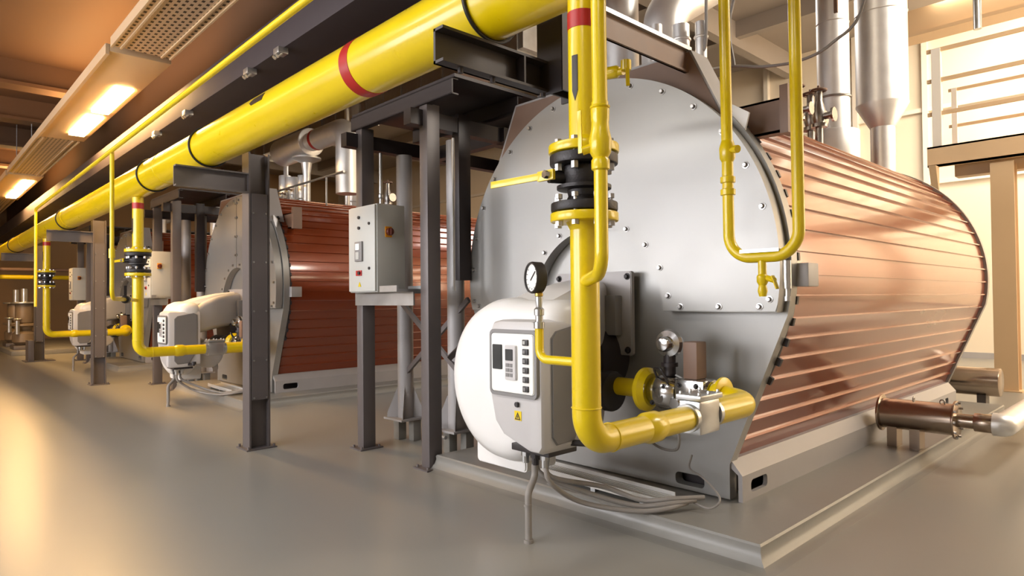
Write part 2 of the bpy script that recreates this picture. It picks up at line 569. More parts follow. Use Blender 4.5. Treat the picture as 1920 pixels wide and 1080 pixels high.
# channel brackets at the shoulder and the white end plate
for s in (1,):
    b = MB().box(CX + 1.02, CX + 1.42, FY + .20, FY + .215, 2.60, 2.83)
    b.box(CX + 1.02, CX + 1.42, FY + .20, FY + .30, 2.815, 2.83).box(CX + 1.02, CX + 1.42, FY + .20, FY + .30, 2.60, 2.615)
    b.box(CX + 1.42, CX + 1.475, FY + .16, FY + .30, 2.58, 2.90)
    b.build('shoulder_bracket', 'hood_brown', boiler)
    MB().prism([[(-2.137, 2.795), (-2.018, 2.715), (-2.055, 2.575), (-2.135, 2.635)]], 'y', FY - .01, FY + .005).build('end_plate', 'white_plastic', boiler)
# lug block clamped to the shell edge
MB().box(CX + 1.535, CX + 1.63, FY + .06, FY + .22, 1.56, 1.71, .008).build('edge_lug', 'skid_grey', boiler)

# --- burner
burner = thing('burner', 'white and grey gas burner with square-button control panel on the nearest boiler', 'burner', (-3.1, 3.0, .36), 'gas burners')
def drum(e, y):
    xc, zc, r0 = -3.235, .955, .555 - e
    xr = -2.71 - e
    pts = circ(xc, zc, r0, PI * .42, PI * 1.58, 40)
    zt, zb = pts[0][1], pts[-1][1]
    pts += [(-3.02, .455 + e), (-2.88, .53 + e), (-2.78, .60 + e), (xr - .02, .66 + e), (xr, .72 + e)] + circ(xr - .10, zt - .10, .10, 0, PI / 2, 6)
    return [(x, y, z) for x, z in pts]


MB().loft([drum(.16, 2.90), drum(.09, 2.915), drum(.035, 2.955), drum(.006, 3.02), drum(0, 3.08), drum(0, 3.16), drum(.02, 3.20), drum(.06, 3.23)]).build('fan_housing', 'white_plastic', burner)
# scroll under the neck and white support box
MB().lathe((-2.86, 3.40, .72), (-1, 0, 0), [(0, .17), (.02, .20), (.05, .21), (.42, .21), (.46, .18)], 36).build('scroll', 'grey_plastic', burner)
MB().prism([rrect(-3.63, -3.12, .33, .62, .03)], 'y', 3.06, 3.36, .01).build('support_box', 'white_plastic', burner)
# head: rounded prism whose foot tapers
hd = [(-3.165, 1.30), (-3.135, 1.355), (-3.06, 1.37), (-2.78, 1.37), (-2.72, 1.355), (-2.695, 1.30), (-2.695, .60), (-2.72, .565), (-2.80, .565), (-3.04, .64), (-3.12, .72), (-3.165, .90)]
secs = []
for y, e in ((2.775, .035), (2.785, .012), (2.81, 0.0), (3.21, 0.0)):
    cxm, czm = -2.93, .97
    secs.append([(cxm + (x - cxm) * (1 - e / .24), y, czm + (z - czm) * (1 - e / .40)) for x, z in hd])
MB().loft(secs).build('control_head', 'grey_plastic', burner)
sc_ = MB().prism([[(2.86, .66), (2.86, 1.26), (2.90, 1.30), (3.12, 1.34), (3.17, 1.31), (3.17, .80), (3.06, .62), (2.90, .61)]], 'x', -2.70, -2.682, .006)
sc_.build('side_cover', 'mid_plastic', burner)  # grey side plate, its darker tone also carrying the head's side shade
# neck sweeping back up to the boiler flange
secs = []
for y, zt, zb, xl, xr in ((3.10, 1.36, 1.02, -3.22, -2.70), (3.30, 1.50, 1.06, -3.30, -2.75), (3.55, 1.585, 1.10, -3.40, -2.89), (3.80, 1.62, 1.13, -3.50, -3.04), (3.955, 1.63, 1.15, -3.55, -3.13)):
    r_ = .07
    secs.append([(x, y, z) for x, z in rrect(xl, xr, zb, zt, r_)])
MB().loft(secs).build('neck', 'grey_plastic', burner)
# white top cowl running from the fan housing up over the neck
secs = []
for y, zt, xl, xr in ((3.0, 1.47, -3.48, -2.86), (3.25, 1.56, -3.47, -2.86), (3.6, 1.63, -3.52, -3.02), (3.90, 1.66, -3.56, -3.17)):
    secs.append([(xl, y, zt - .22), (xl + .05, y, zt - .08), (xl + .16, y, zt - .02), (xl + .3, y, zt), (xr - .05, y, zt - .02), (xr, y, zt - .08), (xr, y, zt - .22)])
MB().loft(secs).build('top_cowl', 'white_plastic', burner)
MB().cyl((-3.3, 3.75, 1.05), (-3.3, 4.10, 1.05), .30, 36).build('burner_tube', 'steel_dark', burner)
MB().cyl((-2.80, 3.62, .85), (-3.2, 3.62, .85), .14, 32, bev=.02).build('motor', 'black_plastic', burner)
mp_ = MB().prism([rrect(-3.66, -2.90, 1.07, 1.70, .02)], 'y', 3.955, 4.0, .006)
mp_ = mp_.build('mounting_plate', 'skid_grey', burner)
for x, z in ((-2.935, 1.66), (-2.935, 1.11), (-3.62, 1.11), (-3.62, 1.66)):
    MB().hexbolt((x, 3.955, z), (0, -1, 0), .018, .016).build('bolt', 'black_iron', mp_)
tb = MB().box(-3.12, -2.985, 3.87, 3.955, 1.22, 1.52, .012).build('terminal_box', 'mid_plastic', burner)
for z in (1.20, 1.49):
    MB().cyl((-3.15, 3.88, z), (-3.15, 3.84, z + .0), .018, 12).cyl((-3.15, 3.955, z), (-3.15, 3.88, z), .01, 10).build('knob', 'black_plastic', tb)
MB().box(-3.18, -3.13, 3.86, 3.9, 1.22, 1.48, .01).build('sight_glass', 'white_plastic', burner)
# control panel
cp = MB().prism([rrect(-3.115, -2.735, .92, 1.285, .02)], 'y', 2.752, 2.79, .005).build('control_panel', 'white_face', burner)
MB().prism([rrect(-3.135, -2.715, .895, 1.31, .035), rrect(-3.118, -2.732, .917, 1.288, .02)], 'y', 2.757, 2.785).build('panel_frame', 'mid_plastic', burner)
MB().prism([rrect(-3.095, -3.01, 1.06, 1.215, .006)], 'y', 2.744, 2.756, .002).build('display', 'display', cp)
hs_ = MB().prism([rrect(-2.975, -2.875, 1.0, 1.215, .01)], 'y', 2.738, 2.756, .004).build('handset', 'grey_plastic', cp)
MB().prism([rrect(-2.965, -2.90, 1.12, 1.19, .004)], 'y', 2.735, 2.741).build('screen', 'display', hs_)
kp = MB()
for r_ in range(3):
    for c_ in range(2):
        kp.box(-2.962 + c_ * .032, -2.936 + c_ * .032, 2.735, 2.742, 1.02 + r_ * .03, 1.042 + r_ * .03)
kp.build('keypad', 'mid_plastic', hs_)
for i in range(6):
    z = 1.235 - i * .056
    bt = MB().box(-2.82, -2.775, 2.741, 2.756, z - .018, z + .018, .003).build('button', 'black_plastic', cp)
    MB().box(-2.812, -2.795, 2.7385, 2.742, z - .010, z + .010).build('button_cap', 'cabinet_grey' if i == 0 else 'mid_plastic', bt)
MB().cyl((-2.90, 2.778, .85), (-2.90, 2.762, .85), .016, 16).box(-2.893, -2.882, 2.756, 2.77, .835, .865).build('key_switch', 'black_plastic', burner)
st = MB().box(-2.925, -2.865, 2.7715, 2.779, .752, .81).build('warning_sticker', 'orange', burner)
M['sticker_yellow'] = mat('sticker_yellow', 'E6C800', 0.5)
st.data.materials[0] = M['sticker_yellow']
MB().prism([[(-2.92, .757), (-2.87, .757), (-2.895, .803)], [(-2.910, .763), (-2.880, .763), (-2.895, .790)]], 'y', 2.770, 2.7725).box(-2.898, -2.892, 2.770, 2.7725, .766, .782).build('warning_triangle', 'black_mark', st)
gp = MB().box(-3.05, -2.72, 2.86, 3.12, .535, .58, .008)
gp.build('gland_plate', 'black_plastic', burner)
for i in range(5):
    x = -2.98 + (i % 3) * .085; y = 2.92 + (i // 3) * .10
    MB().cyl((x, y, .54), (x, y, .50), .03, 8).cyl((x, y, .50), (x, y, .455), .022, 10).build('cable_gland', 'black_plastic' if i % 2 else 'galv', burner)
MB().cyl((-2.72, 3.05, .60), (-2.62, 3.10, .60), .02, 10).cyl((-2.62, 3.10, .6), (-2.62, 3.10, .64), .03, 10).build('tap', 'black_plastic', burner)

# --- rigid conduit down to the floor and the cables running to the tray
cd = MB().tube([(-2.90, 2.92, .46), (-2.90, 2.92, .38), (-2.87, 2.83, .30), (-2.865, 2.825, 0.0)], .022, 12, .06)
cd.cyl((-2.87, 2.827, .22), (-2.87, 2.827, .235), .026, 12).cyl((-2.865, 2.825, 0), (-2.865, 2.825, .02), .03, 12)
conduit = solo(cd, 'conduit', 'cable_grey', 'grey conduit standing on floor under the nearest burner', 'conduit', 'burner conduits')
trayt = thing('cable_tray', 'light ribbed cable tray lying on the nearest plinth below the burner', 'cable tray', (-2.95, 3.66, .13))
t = MB()
t.bar((-3.55, 3.70, .165), (-2.42, 3.66, .165), .20, .006)
t.bar((-3.55, 3.60, .18), (-2.42, 3.56, .18), .006, .05).bar((-3.55, 3.80, .18), (-2.42, 3.76, .18), .006, .05)
for i in range(6):
    y = 3.625 + i * .03
    t.bar((-3.55, y, .176), (-2.42, y - .04, .176), .013, .014)
t.build('tray', 'tray_light', trayt)
f_ = MB()
for x in (-3.4, -2.98, -2.56): f_.box(x - .02, x + .02, 3.58, 3.80, .13, .162)
f_.build('tray_foot', 'galv', trayt)
cabs = []
for i, (x, y, sag) in enumerate(((-2.81, 2.92, .00), (-2.98, 3.02, .035), (-2.895, 3.02, .07))):
    c_ = MB().smooth_tube([(x, y, .47), (x + .03, y + .02, .36), (-2.74 + .02 * i, 3.16 + .10 * i, .205 + .03 * i), (-2.50, 3.38 + .055 * i, .15 + .022 * i), (-2.34, 3.53 + .03 * i, .165 + .025 * i), (-2.28 + .03 * i, 3.68 + .05 * i, .185 + .012 * i)], .016, 10)
    cabs.append(solo(c_, 'flexible_conduit', 'cable_grey', ('lowest', 'middle', 'topmost')[i] + ' grey flexible conduit sagging from the nearest burner to the cable tray', 'cable', 'flexible conduits of the nearest burner'))
cw = MB().smooth_tube([(-2.45, 4.02, .40), (-2.42, 3.94, .33), (-2.28, 3.88, .30), (-2.12, 3.80, .22), (-2.16, 3.74, .16), (-2.30, 3.72, .19)], .007, 8)
solo(cw, 'loose_cable', 'cable_grey', 'thin grey cable looping over the nearest plinth beside the cable tray', 'cable')
cw = MB().smooth_tube([(-2.18, 3.40, .80), (-2.22, 3.50, .62), (-2.38, 3.70, .50), (-2.62, 3.88, .45), (-2.86, 4.04, .47)], .009, 8)
solo(cw, 'sensor_cable', 'cable_grey', 'thin white cable hanging under the gas filter toward the boiler front', 'cable')

# --- gas riser with its elbow, and valve between the flanges
RX, RY, RR = -1.86, 2.2, .064
riser = thing('gas_riser', 'thick yellow gas riser with red band in front of the nearest boiler', 'gas pipe', (RX, RY, .80), 'yellow gas risers')
MB().cyl((RX, RY, 2.83), (RX, RY, 2.17), RR, 32).build('upper_pipe', 'yellow', riser)
lo = MB().tube([(RX, RY, 1.85), (RX, RY, .865), (RX, 3.0, .865)], RR, 32, .13, 12)
lo.torus((RX, RY, 1.02), (0, 0, 1), RR, .004, 32, 8).torus((RX, RY + .16, .865), (0, 1, 0), RR, .004, 32, 8)
lo.lathe((RX, 2.62, .865), (0, 1, 0), [(0, RR), (.03, RR + .012), (.10, RR + .012), (.16, RR - .010), (.38, RR - .010)], 32)
lo.build('lower_pipe', 'yellow', riser)
MB().cyl((RX, RY, 2.685), (RX, RY, 2.76), RR + .002, 32).build('band', 'red', riser)


def arrow_strip(mb, rad, cx, cy, z0, z1, ang, half):
    """a flat arrow mark hugging an upright pipe, 3 mm thick"""
    bm = mb.bm
    cols = []
    for j in range(7):
        a = ang - half + 2 * half * j / 6
        tip = z0 + (abs(j - 3) / 3) * .045
        zz = ((z1, rad + .0025), (tip, rad + .0025), (tip, rad - .004), (z1, rad - .004))
        cols.append([bm.verts.new((cx + rr * math.cos(a), cy + rr * math.sin(a), z)) for z, rr in zz])
    mb._skin(cols)
    return mb


arrow_strip(MB(), RR, RX, RY, 2.36, 2.56, math.radians(278), .22).build('flow_arrow', 'black_mark', riser)


def flange(mb, x, y, z0, z1, r):
    mb.cyl((x, y, z0), (x, y, z1), r, 40, bev=.006)


fl = MB(); flange(fl, RX, RY, 2.135, 2.175, .155); fl.cyl((RX, RY, 2.17), (RX, RY, 2.21), RR + .02, 32, RR); fl.build('flange', 'yellow', riser)
fl = MB(); flange(fl, RX, RY, 1.835, 1.875, .150); fl.cyl((RX, RY, 1.80), (RX, RY, 1.84), RR, 32, RR + .02); fl.build('flange', 'yellow', riser)
valve = thing('ball_valve', 'black flanged ball valve with yellow lever on the nearest gas riser', 'valve', (RX, RY, 1.875), 'black ball valves')
v = MB()
flange(v, RX, RY, 2.085, 2.13, .15); flange(v, RX, RY, 1.88, 1.92, .147)
v.lathe((RX, RY, 1.92), (0, 0, 1), [(0, .085), (.03, .07), (.055, .075), (.06, .12), (.075, .12), (.08, .09), (.12, .105), (.155, .10), (.17, .085)], 32)
v.build('body', 'black_iron', valve)
for kx in range(8):
    a = 2 * PI * (kx + .5) / 8
    x, y = RX + .122 * math.cos(a), RY + .122 * math.sin(a)
    for zb in (2.055, 1.815):
        MB().lathe((x, y, zb), (0, 0, 1), [(0, .017), (.03, .017), (.031, .008), (.118, .008), (.119, .016), (.138, .016)], 6).build('flange_bolt', 'bolt_steel', valve)
MB().cyl((RX - .04, RY - .07, 2.03), (RX - .075, RY - .145, 2.03), .028, 16).build('stem', 'black_iron', valve)
lv = MB().bar((RX - .07, RY - .155, 2.035), (RX - .42, RY - .175, 2.035), .010, .032, (0, 0, 1), .003)
lv.bar((RX - .035, RY - .155, 2.035), (RX - .13, RY - .155, 2.035), .016, .045, (0, 0, 1), .003)
lv = lv.build('lever', 'yellow', valve)
MB().cyl((RX - .062, RY - .155, 2.035), (RX - .068, RY - .185, 2.035), .018, 6).build('lever_nut', 'chrome', lv)

# --- filter, return elbow and gas train
filt = thing('gas_filter', 'square silver gas filter on the horizontal yellow pipe at the nearest boiler', 'filter', (RX, 3.12, .78), 'gas filters')
f_ = MB().box(RX - .065, RX + .065, 3.03, 3.24, .775, .955, .02)
f_.cyl((RX, 3.00, .865), (RX, 3.03, .865), .075, 24).cyl((RX, 3.24, .865), (RX, 3.27, .865), .075, 24)
f_.build('body', 'galv', filt)
f_ = MB().box(RX - .075, RX + .075, 3.02, 3.25, .955, .985, .008)
for dx in (-.055, .055):
    for dy in (3.04, 3.135, 3.23): f_.hexbolt((RX + dx, dy, .985), (0, 0, 1), .009, .01)
f_.build('cover', 'galv', filt)
tr = thing('gas_train', 'yellow elbow and chrome gas train feeding the nearest burner', 'gas train', (-2.2, 3.6, .70), 'gas trains')
MB().tube([(RX, 3.27, .865), (RX, 3.66, .865), (-2.0, 3.66, .885)], .075, 28, .12, 10).build('elbow', 'yellow', tr)
MB().cyl((-2.0, 3.66, .885), (-2.02, 3.66, .885), .125, 32, bev=.005).cyl((-2.02, 3.66, .885), (-2.08, 3.66, .885), .105, 32, .08).build('flange', 'yellow', tr)
b_ = MB().box(-2.30, -2.09, 3.57, 3.75, .79, .985, .02).cyl((-2.09, 3.66, .885), (-2.07, 3.66, .885), .10, 28)
b_.lathe((-2.30, 3.66, .885), (-1, 0, 0), [(0, .095), (.05, .12), (.12, .125), (.17, .10), (.21, .085)], 28)
b_.cyl((-2.40, 3.54, .86), (-2.40, 3.60, .86), .04, 16).cyl((-2.28, 3.54, .83), (-2.28, 3.60, .83), .035, 16)
b_.build('valve_block', 'chrome', tr)
n_ = MB()
for x, z in ((-2.14, .80), (-2.14, .95), (-2.26, .80), (-2.26, .95), (-2.36, .93), (-2.45, .82)):
    n_.hexbolt((x, 3.57 if x > -2.3 else 3.555, z), (0, -1, 0), .012, .012)
n_.build('block_bolts', 'black_iron', tr)
MB().lathe((-2.52, 3.66, .885), (-1, 0, 0), [(0, .11), (.03, .145), (.06, .145), (.065, .07)], 36).build('flange', 'yellow', tr)
MB().cyl((-2.58, 3.66, .885), (-2.95, 3.66, .885), .062, 24).build('burner_pipe', 'yellow', tr)
rg = MB().cyl((-2.385, 3.66, .99), (-2.385, 3.66, 1.13), .04, 16).cyl((-2.385, 3.66, 1.05), (-2.385, 3.66, 1.075), .055, 16)
rg.build('regulator_stem', 'steel_dark', tr)
MB().lathe((-2.385, 3.70, 1.20), (0.1, -1, 0), [(0, .04), (.02, .085), (.05, .095), (.075, .085), (.085, .05), (.13, .05), (.15, .04), (.155, .02)], 28).build('regulator', 'chrome', tr)
MB().box(-2.25, -2.15, 3.60, 3.72, .985, 1.22, .012).build('solenoid', 'hood_brown', tr)
MB().tube([(-2.44, 3.60, .97), (-2.44, 3.56, 1.04), (-2.36, 3.52, 1.05), (-2.33, 3.55, .96)], .008, 8, .02).build('impulse_line', 'black_plastic', tr)

# --- pressure gauge on its siphon
gauge = thing('pressure_gauge', 'round white pressure gauge with black rim before the nearest burner', 'gauge', (-2.145, RY, 1.215))
MB().tube([(RX - .06, RY, 1.215), (-2.145, RY, 1.215), (-2.145, RY, 1.36)], .021, 14, .05).build('siphon_pipe', 'yellow', gauge)
g_ = MB().lathe((-2.145, RY, 1.36), (0, 0, 1), [(0, .026), (.03, .026), (.032, .018), (.06, .018), (.062, .024), (.09, .024), (.10, .014), (.14, .018), (.17, .012)], 14)
g_.build('cock', 'galv', gauge)
MB().lathe((-2.145, RY, 1.505), (0, 0, 1), [(0, .012), (.008, .02), (.02, .02), (.028, .012)], 12).build('nut', 'brass', gauge)
gd = Vector((-.35, -1, 0)).normalized(); gc = Vector((-2.165, RY, 1.60))
MB().lathe(gc + gd * -.03, gd, [(0, .066), (.006, .074), (.05, .076), (.058, .072), (.058, .066), (.046, .066), (.046, .01)], 40).build('case', 'black_plastic', gauge)
fc = MB().cyl(gc + gd * .012, gc + gd * .0185, .066, 40).build('dial', 'white_face', gauge)
sd = Vector((-gd.y, gd.x, 0)) * -1
nd = MB()
p0 = gc + gd * .021
dirn = (Vector((0, 0, 1)) * .62 + Vector((gd.y, -gd.x, 0)).normalized() * -.78)
nd.bar(p0 - dirn * .020, p0 + dirn * .045, .005, .002, gd)
for i in range(11):
    a = math.radians(-225 + 27 * i)
    dv = Vector((-gd.y, gd.x, 0)) * math.cos(a) + Vector((0, 0, 1)) * math.sin(a)
    nd.bar(p0 + dv * .050, p0 + dv * .058, .003, .001, gd)
nd.build('pointer', 'black_plastic', gauge)

# --- thin vent pipe with lever cock beside the riser
vp = thing('vent_pipe', 'thin yellow vent pipe with lever cock beside the nearest thick riser', 'gas pipe', (-1.60, 2.0, 1.56))
MB().tube([(-1.615, 2.0, 4.2), (-1.605, 2.0, 2.26)], .030, 20).build('pipe', 'yellow', vp)
MB().tube([(-1.605, 2.0, 2.02), (-1.605, 2.0, 1.60), (-1.83, 2.17, 1.575)], .027, 20, .09, 10).build('lower_pipe', 'yellow', vp)
ck = MB().lathe((-1.605, 2.0, 2.0), (0, 0, 1), [(0, .030), (.005, .036), (.04, .036), (.05, .030), (.07, .042), (.12, .045), (.16, .036), (.19, .034), (.20, .036), (.24, .037), (.245, .033), (.27, .033)], 18)
ck.torus((-1.605, 2.0, 2.25), (0, 0, 1), .034, .006, 20, 8)
ck.cyl((-1.605, 2.0, 2.10), (-1.66, 1.955, 2.08), .018, 12)
ck.build('cock_body', 'yellow', vp)
MB().bar((-1.665, 1.95, 2.07), (-1.668, 1.95, 2.24), .020, .006, (0, 1, 0), .002).build('cock_lever', 'yellow', vp)

# --- the U-shaped yellow impulse line on the right
up = thing('looped_gas_pipe', 'U-shaped yellow pipe hanging before the right edge of the nearest boiler front', 'gas pipe', (-1.63, 3.4, 1.53))
MB().tube([(-1.835, 3.4, 4.6), (-1.815, 3.4, 1.715), (-1.50, 3.4, 1.715), (-1.425, 3.4, 1.80), (-1.435, 3.4, 4.6)], .031, 20, .13, 10).build('pipe', 'yellow', up)
for z in (2.14, 2.07):
    MB().lathe((-1.818, 3.4, z), (0, 0, 1), [(0, .031), (.004, .041), (.035, .041), (.04, .031)], 18).build('coupling', 'yellow', up)
c_ = MB()
c_.lathe((-1.818, 3.4, 2.26), (0, 0, 1), [(0, .031), (.02, .042), (.08, .045), (.12, .033)], 16)
c_.cyl((-1.818, 3.4, 2.32), (-1.76, 3.37, 2.32), .015, 10).cyl((-1.76, 3.37, 2.32), (-1.735, 3.36, 2.315), .022, 10)
c_.build('union', 'yellow', up)
MB().box(-1.74, -1.52, 3.37, 3.43, 1.738, 1.757).build('support_strap', 'galv', up)
c_ = MB().cyl((-1.625, 3.4, 1.715), (-1.625, 3.4, 1.60), .022, 14).lathe((-1.625, 3.4, 1.62), (0, 0, -1), [(0, .022), (.01, .03), (.04, .03), (.06, .02), (.09, .026), (.12, .018)], 14)
c_.cyl((-1.60, 3.4, 1.60), (-1.55, 3.38, 1.585), .016, 10).bar((-1.56, 3.38, 1.61), (-1.53, 3.37, 1.54), .02, .008)
c_.build('drain_cock', 'yellow', up)
MB().cyl((-1.50, 3.42, 1.69), (-1.50, 3.42, 1.54), .022, 16).cyl((-1.50, 3.42, 1.54), (-1.50, 3.42, 1.50), .012, 10).cyl((-1.50, 3.42, 1.50), (-1.50, 3.42, 1.475), .018, 10).build('pressure_switch', 'galv', up)

# --- control cabinet
cabinet = thing('control_cabinet', 'grey control cabinet with orange rotary switch nearest the camera', 'cabinet', (-5.44, 3.35, 1.575), 'control cabinets')
MB().box(-5.71, -5.215, 3.215, 3.52, 1.575, 2.40, .008).build('body', 'cabinet_grey', cabinet)
dr = MB().box(-5.70, -5.225, 3.195, 3.215, 1.585, 2.39, .006).build('door', 'cabinet_grey', cabinet)
for z in (2.29, 2.19):
    MB().cyl((-5.50, 3.197, z), (-5.50, 3.18, z), .015, 14).build('push_button', 'black_plastic', dr)
for z in (2.22, 1.80):
    MB().cyl((-5.32, 3.197, z), (-5.32, 3.185, z), .014, 12).build('lock', 'black_iron', dr)
hu = MB().box(-5.56, -5.43, 3.175, 3.197, 1.87, 2.06, .006).build('controller', 'mid_plastic', dr)
MB().box(-5.54, -5.47, 3.171, 3.177, 1.98, 2.04, .002).build('screen', 'white_face', hu)
MB().box(-5.535, -5.475, 3.171, 3.177, 1.89, 1.96, .002).build('keys', 'cabinet_grey', hu)
MB().box(-5.555, -5.455, 3.186, 3.197, 1.735, 1.785, .002).build('red_label', 'red', dr)
MB().cyl((-5.485, 3.187, 1.76), (-5.485, 3.17, 1.76), .017, 14).build('reset_button', 'black_plastic', dr)
MB().prism([[(-5.52, 1.63), (-5.47, 1.63), (-5.495, 1.675)]], 'y', 3.190, 3.197).build('warning_triangle', 'yellow', dr)
sw = MB().box(-5.217, -5.205, 3.30, 3.37, 2.09, 2.19, .003).build('switch_plate', 'orange', cabinet)
MB().cyl((-5.207, 3.335, 2.14), (-5.165, 3.335, 2.14), .036, 20, bev=.006).box(-5.168, -5.15, 3.325, 3.345, 2.11, 2.17, .004).build('rotary_switch', 'switch_brown', sw)
sh_ = thing('cabinet_shelf', 'light steel shelf beam under the nearest control cabinet between two posts', 'shelf', (-5.3, 3.4, 1.45), 'cabinet shelves')
s_ = MB().box(-5.87, -4.85, 3.36, 3.375, 1.45, 1.575).box(-5.87, -4.85, 3.36, 3.54, 1.56, 1.575)
s_.build('channel', 'galv', sh_)
s_ = MB()
for x in (-5.1, -5.02, -4.94): s_.box(x, x + .05, 3.22, 3.50, 1.575, 1.60)
s_.box(-5.14, -4.86, 3.19, 3.21, 1.575, 1.63).box(-5.14, -4.86, 3.50, 3.52, 1.575, 1.63)
s_.build('tray_ladder', 'galv', sh_)


# --- steel platform on posts between the boilers
def hpost(mb, x0, x1, y0, y1, z0, z1, tf=.014, tw=.010):
    """H-section post, flanges facing -Y and +Y"""
    mb.box(x0, x1, y0, y0 + tf, z0, z1).box(x0, x1, y1 - tf, y1, z0, z1)
    xm = (x0 + x1) / 2
    mb.box(xm - tw / 2, xm + tw / 2, y0 + tf, y1 - tf, z0, z1)


plat = thing('service_platform', 'dark steel service platform on four legs beside the nearest boiler', 'platform', (-5.3, 3.9, 0), 'steel service platforms')
for x0 in (-5.91, -4.795):
    p = MB(); p.box(x0, x0 + .115, 3.40, 3.54, .012, 3.25, .004)
    p = p.build('leg', 'steel_post', plat)
    MB().box(x0 - .05, x0 + .165, 3.34, 3.60, 0, .014).cyl((x0 - .02, 3.37, .014), (x0 - .02, 3.37, .035), .012, 8).cyl((x0 + .135, 3.37, .014), (x0 + .135, 3.37, .035), .012, 8).cyl((x0 + .135, 3.57, .014), (x0 + .135, 3.57, .035), .012, 8).build('foot_plate', 'steel_post', p)
for x0 in (-5.90, -5.02):
    c = MB().cyl((x0, 3.98, .24), (x0, 3.98, 3.06), .085, 28).box(x0 - .17, x0 + .17, 3.81, 4.15, .225, .245)
    for i in range(4):
        a = PI / 4 + i * PI / 2
        dx, dy = math.cos(a), math.sin(a)
        m = Matrix.Translation((x0, 3.98, 0)) @ Matrix.Rotation(a, 4, 'Z')
        bm = c.bm
        tri = [(0.08, .245), (.20, .245), (.20, .29), (.09, .56), (.08, .56)]
        A = [bm.verts.new(m @ Vector((r_, -.006, z))) for r_, z in tri]; B = [bm.verts.new(m @ Vector((r_, .006, z))) for r_, z in tri]
        c._skin([A, B])
    c = c.build('leg', 'skid_grey', plat)
    MB().box(x0 - .12, x0 - .02, 3.90, 4.0, 0, .225, .01).box(x0 + .05, x0 + .14, 3.98, 4.08, 0, .225, .01).build('pedestal', 'plinth', c)
b = MB()
for x in (-5.98, -4.85):                    # beams running back over the gap
    b.box(x, x + .11, 3.27, 7.6, 3.06, 3.20)
b.box(-5.98, -4.7, 4.35, 4.45, 3.06, 3.20).box(-5.98, -4.7, 5.6, 5.7, 3.06, 3.2)
b.build('floor_beam', 'steel_dark', plat)
for y in (3.385, 4.15, 4.9, 5.9, 7.0):
    b = MB()
    b.box(-5.98, -4.30, y, y + .012, 3.24, 3.38).box(-5.98, -4.30, y, y + .07, 3.24, 3.252).box(-5.98, -4.30, y, y + .07, 3.368, 3.38)
    b.build('cross_beam', 'steel_dark', plat)
MB().box(-5.98, -4.28, 3.40, 7.6, 3.382, 3.41).build('deck', 'steel_dark', plat)
br = MB()
br.bar((-5.86, 3.90, 1.48), (-4.76, 3.90, .72), .03, .05).bar((-5.86, 3.96, .72), (-4.80, 3.96, 1.50), .03, .05)
br.bar((-4.78, 3.70, .95), (-4.55, 4.3, 1.55), .03, .05)
br.build('cross_brace', 'steel_post', plat)
b = MB().box(-4.83, -4.73, 3.80, 3.94, 1.68, 3.24, .003)
b.build('hanger', 'steel_dark', plat)
gpipe = MB().cyl((-4.74, 3.74, 1.62), (-4.74, 3.74, 3.0), .014, 10).cyl((-4.74, 3.74, 1.58), (-4.74, 3.74, 1.62), .02, 8)
solo(gpipe, 'impulse_pipe', 'galv', 'thin bright tube running up behind the post left of the nearest burner', 'pipe')
gpipe = MB().cyl((-5.80, 3.62, 1.60), (-5.80, 3.62, 3.02), .018, 10).lathe((-5.80, 3.62, 2.55), (0, 0, 1), [(0, .018), (.01, .026), (.04, .026), (.05, .018)], 10)
gpipe2 = solo(gpipe, 'impulse_pipe', 'galv', 'thin bright tube rising behind the nearest control cabinet', 'pipe')
# small drain tap between the legs
tp = MB().cyl((-5.18, 3.75, .20), (-4.9, 3.75, .20), .018, 12).cyl((-5.06, 3.75, .16), (-5.06, 3.75, .30), .022, 12).box(-5.11, -5.01, 3.72, 3.78, .29, .31).cyl((-5.10, 3.75, 0), (-5.10, 3.75, .18), .014, 10)
solo(tp, 'drain_tap', 'galv', 'small steel drain tap near the floor behind the platform posts', 'tap')

# --- hanger frame that carries the main pipe above the nearest boiler
hf = thing('pipe_hanger', 'dark steel hanger frame with channel arm under the main pipe', 'pipe support', (-2.45, 2.6, 2.6))
p = MB(); hpost(p, -2.51, -2.33, 2.58, 2.79, 2.62, 3.7, .016, .012)
p.box(-2.335, -2.325, 2.585, 2.785, 2.62, 3.7)
p.build('post', 'steel_dark', hf)
b = MB().box(-2.505, -2.49, 1.862, 2.58, 2.63, 2.80).box(-2.505, -2.43, 1.862, 2.58, 2.786, 2.80).box(-2.505, -2.43, 1.862, 2.58, 2.63, 2.644)
b.box(-2.505, -2.43, 2.40, 2.412, 2.644, 2.786)
b.cyl((-2.46, 2.20, 2.63), (-2.46, 2.20, 2.605), .014, 8).cyl((-2.46, 1.99, 2.63), (-2.46, 1.99, 2.605), .014, 8).cyl((-2.44, 2.55, 2.62), (-2.44, 2.55, 2.60), .016, 8)
b.build('arm', 'steel_dark', hf)
b = MB().box(-2.47, -2.455, 2.79, 4.05, 3.08, 3.235)
b.box(-2.47, -2.44, 2.79, 4.05, 3.08, 3.095)
b.build('tie_beam', 'hood_brown', hf)
MB().box(-2.49, -2.43, 2.79, 4.06, 3.235, 3.262).build('beam_cap', 'galv', hf)


def u_bolt(x, label):
    m = MB().torus((x, 2.2, 3.01), (1, 0, 0), .190, .010, 48, 8)
    return solo(m, 'pipe_clamp', 'black_iron', label, 'pipe clamp', 'clamps round the main pipe')


u_bolt(-2.462, 'black ring clamp round the main yellow pipe at the top of the photo')
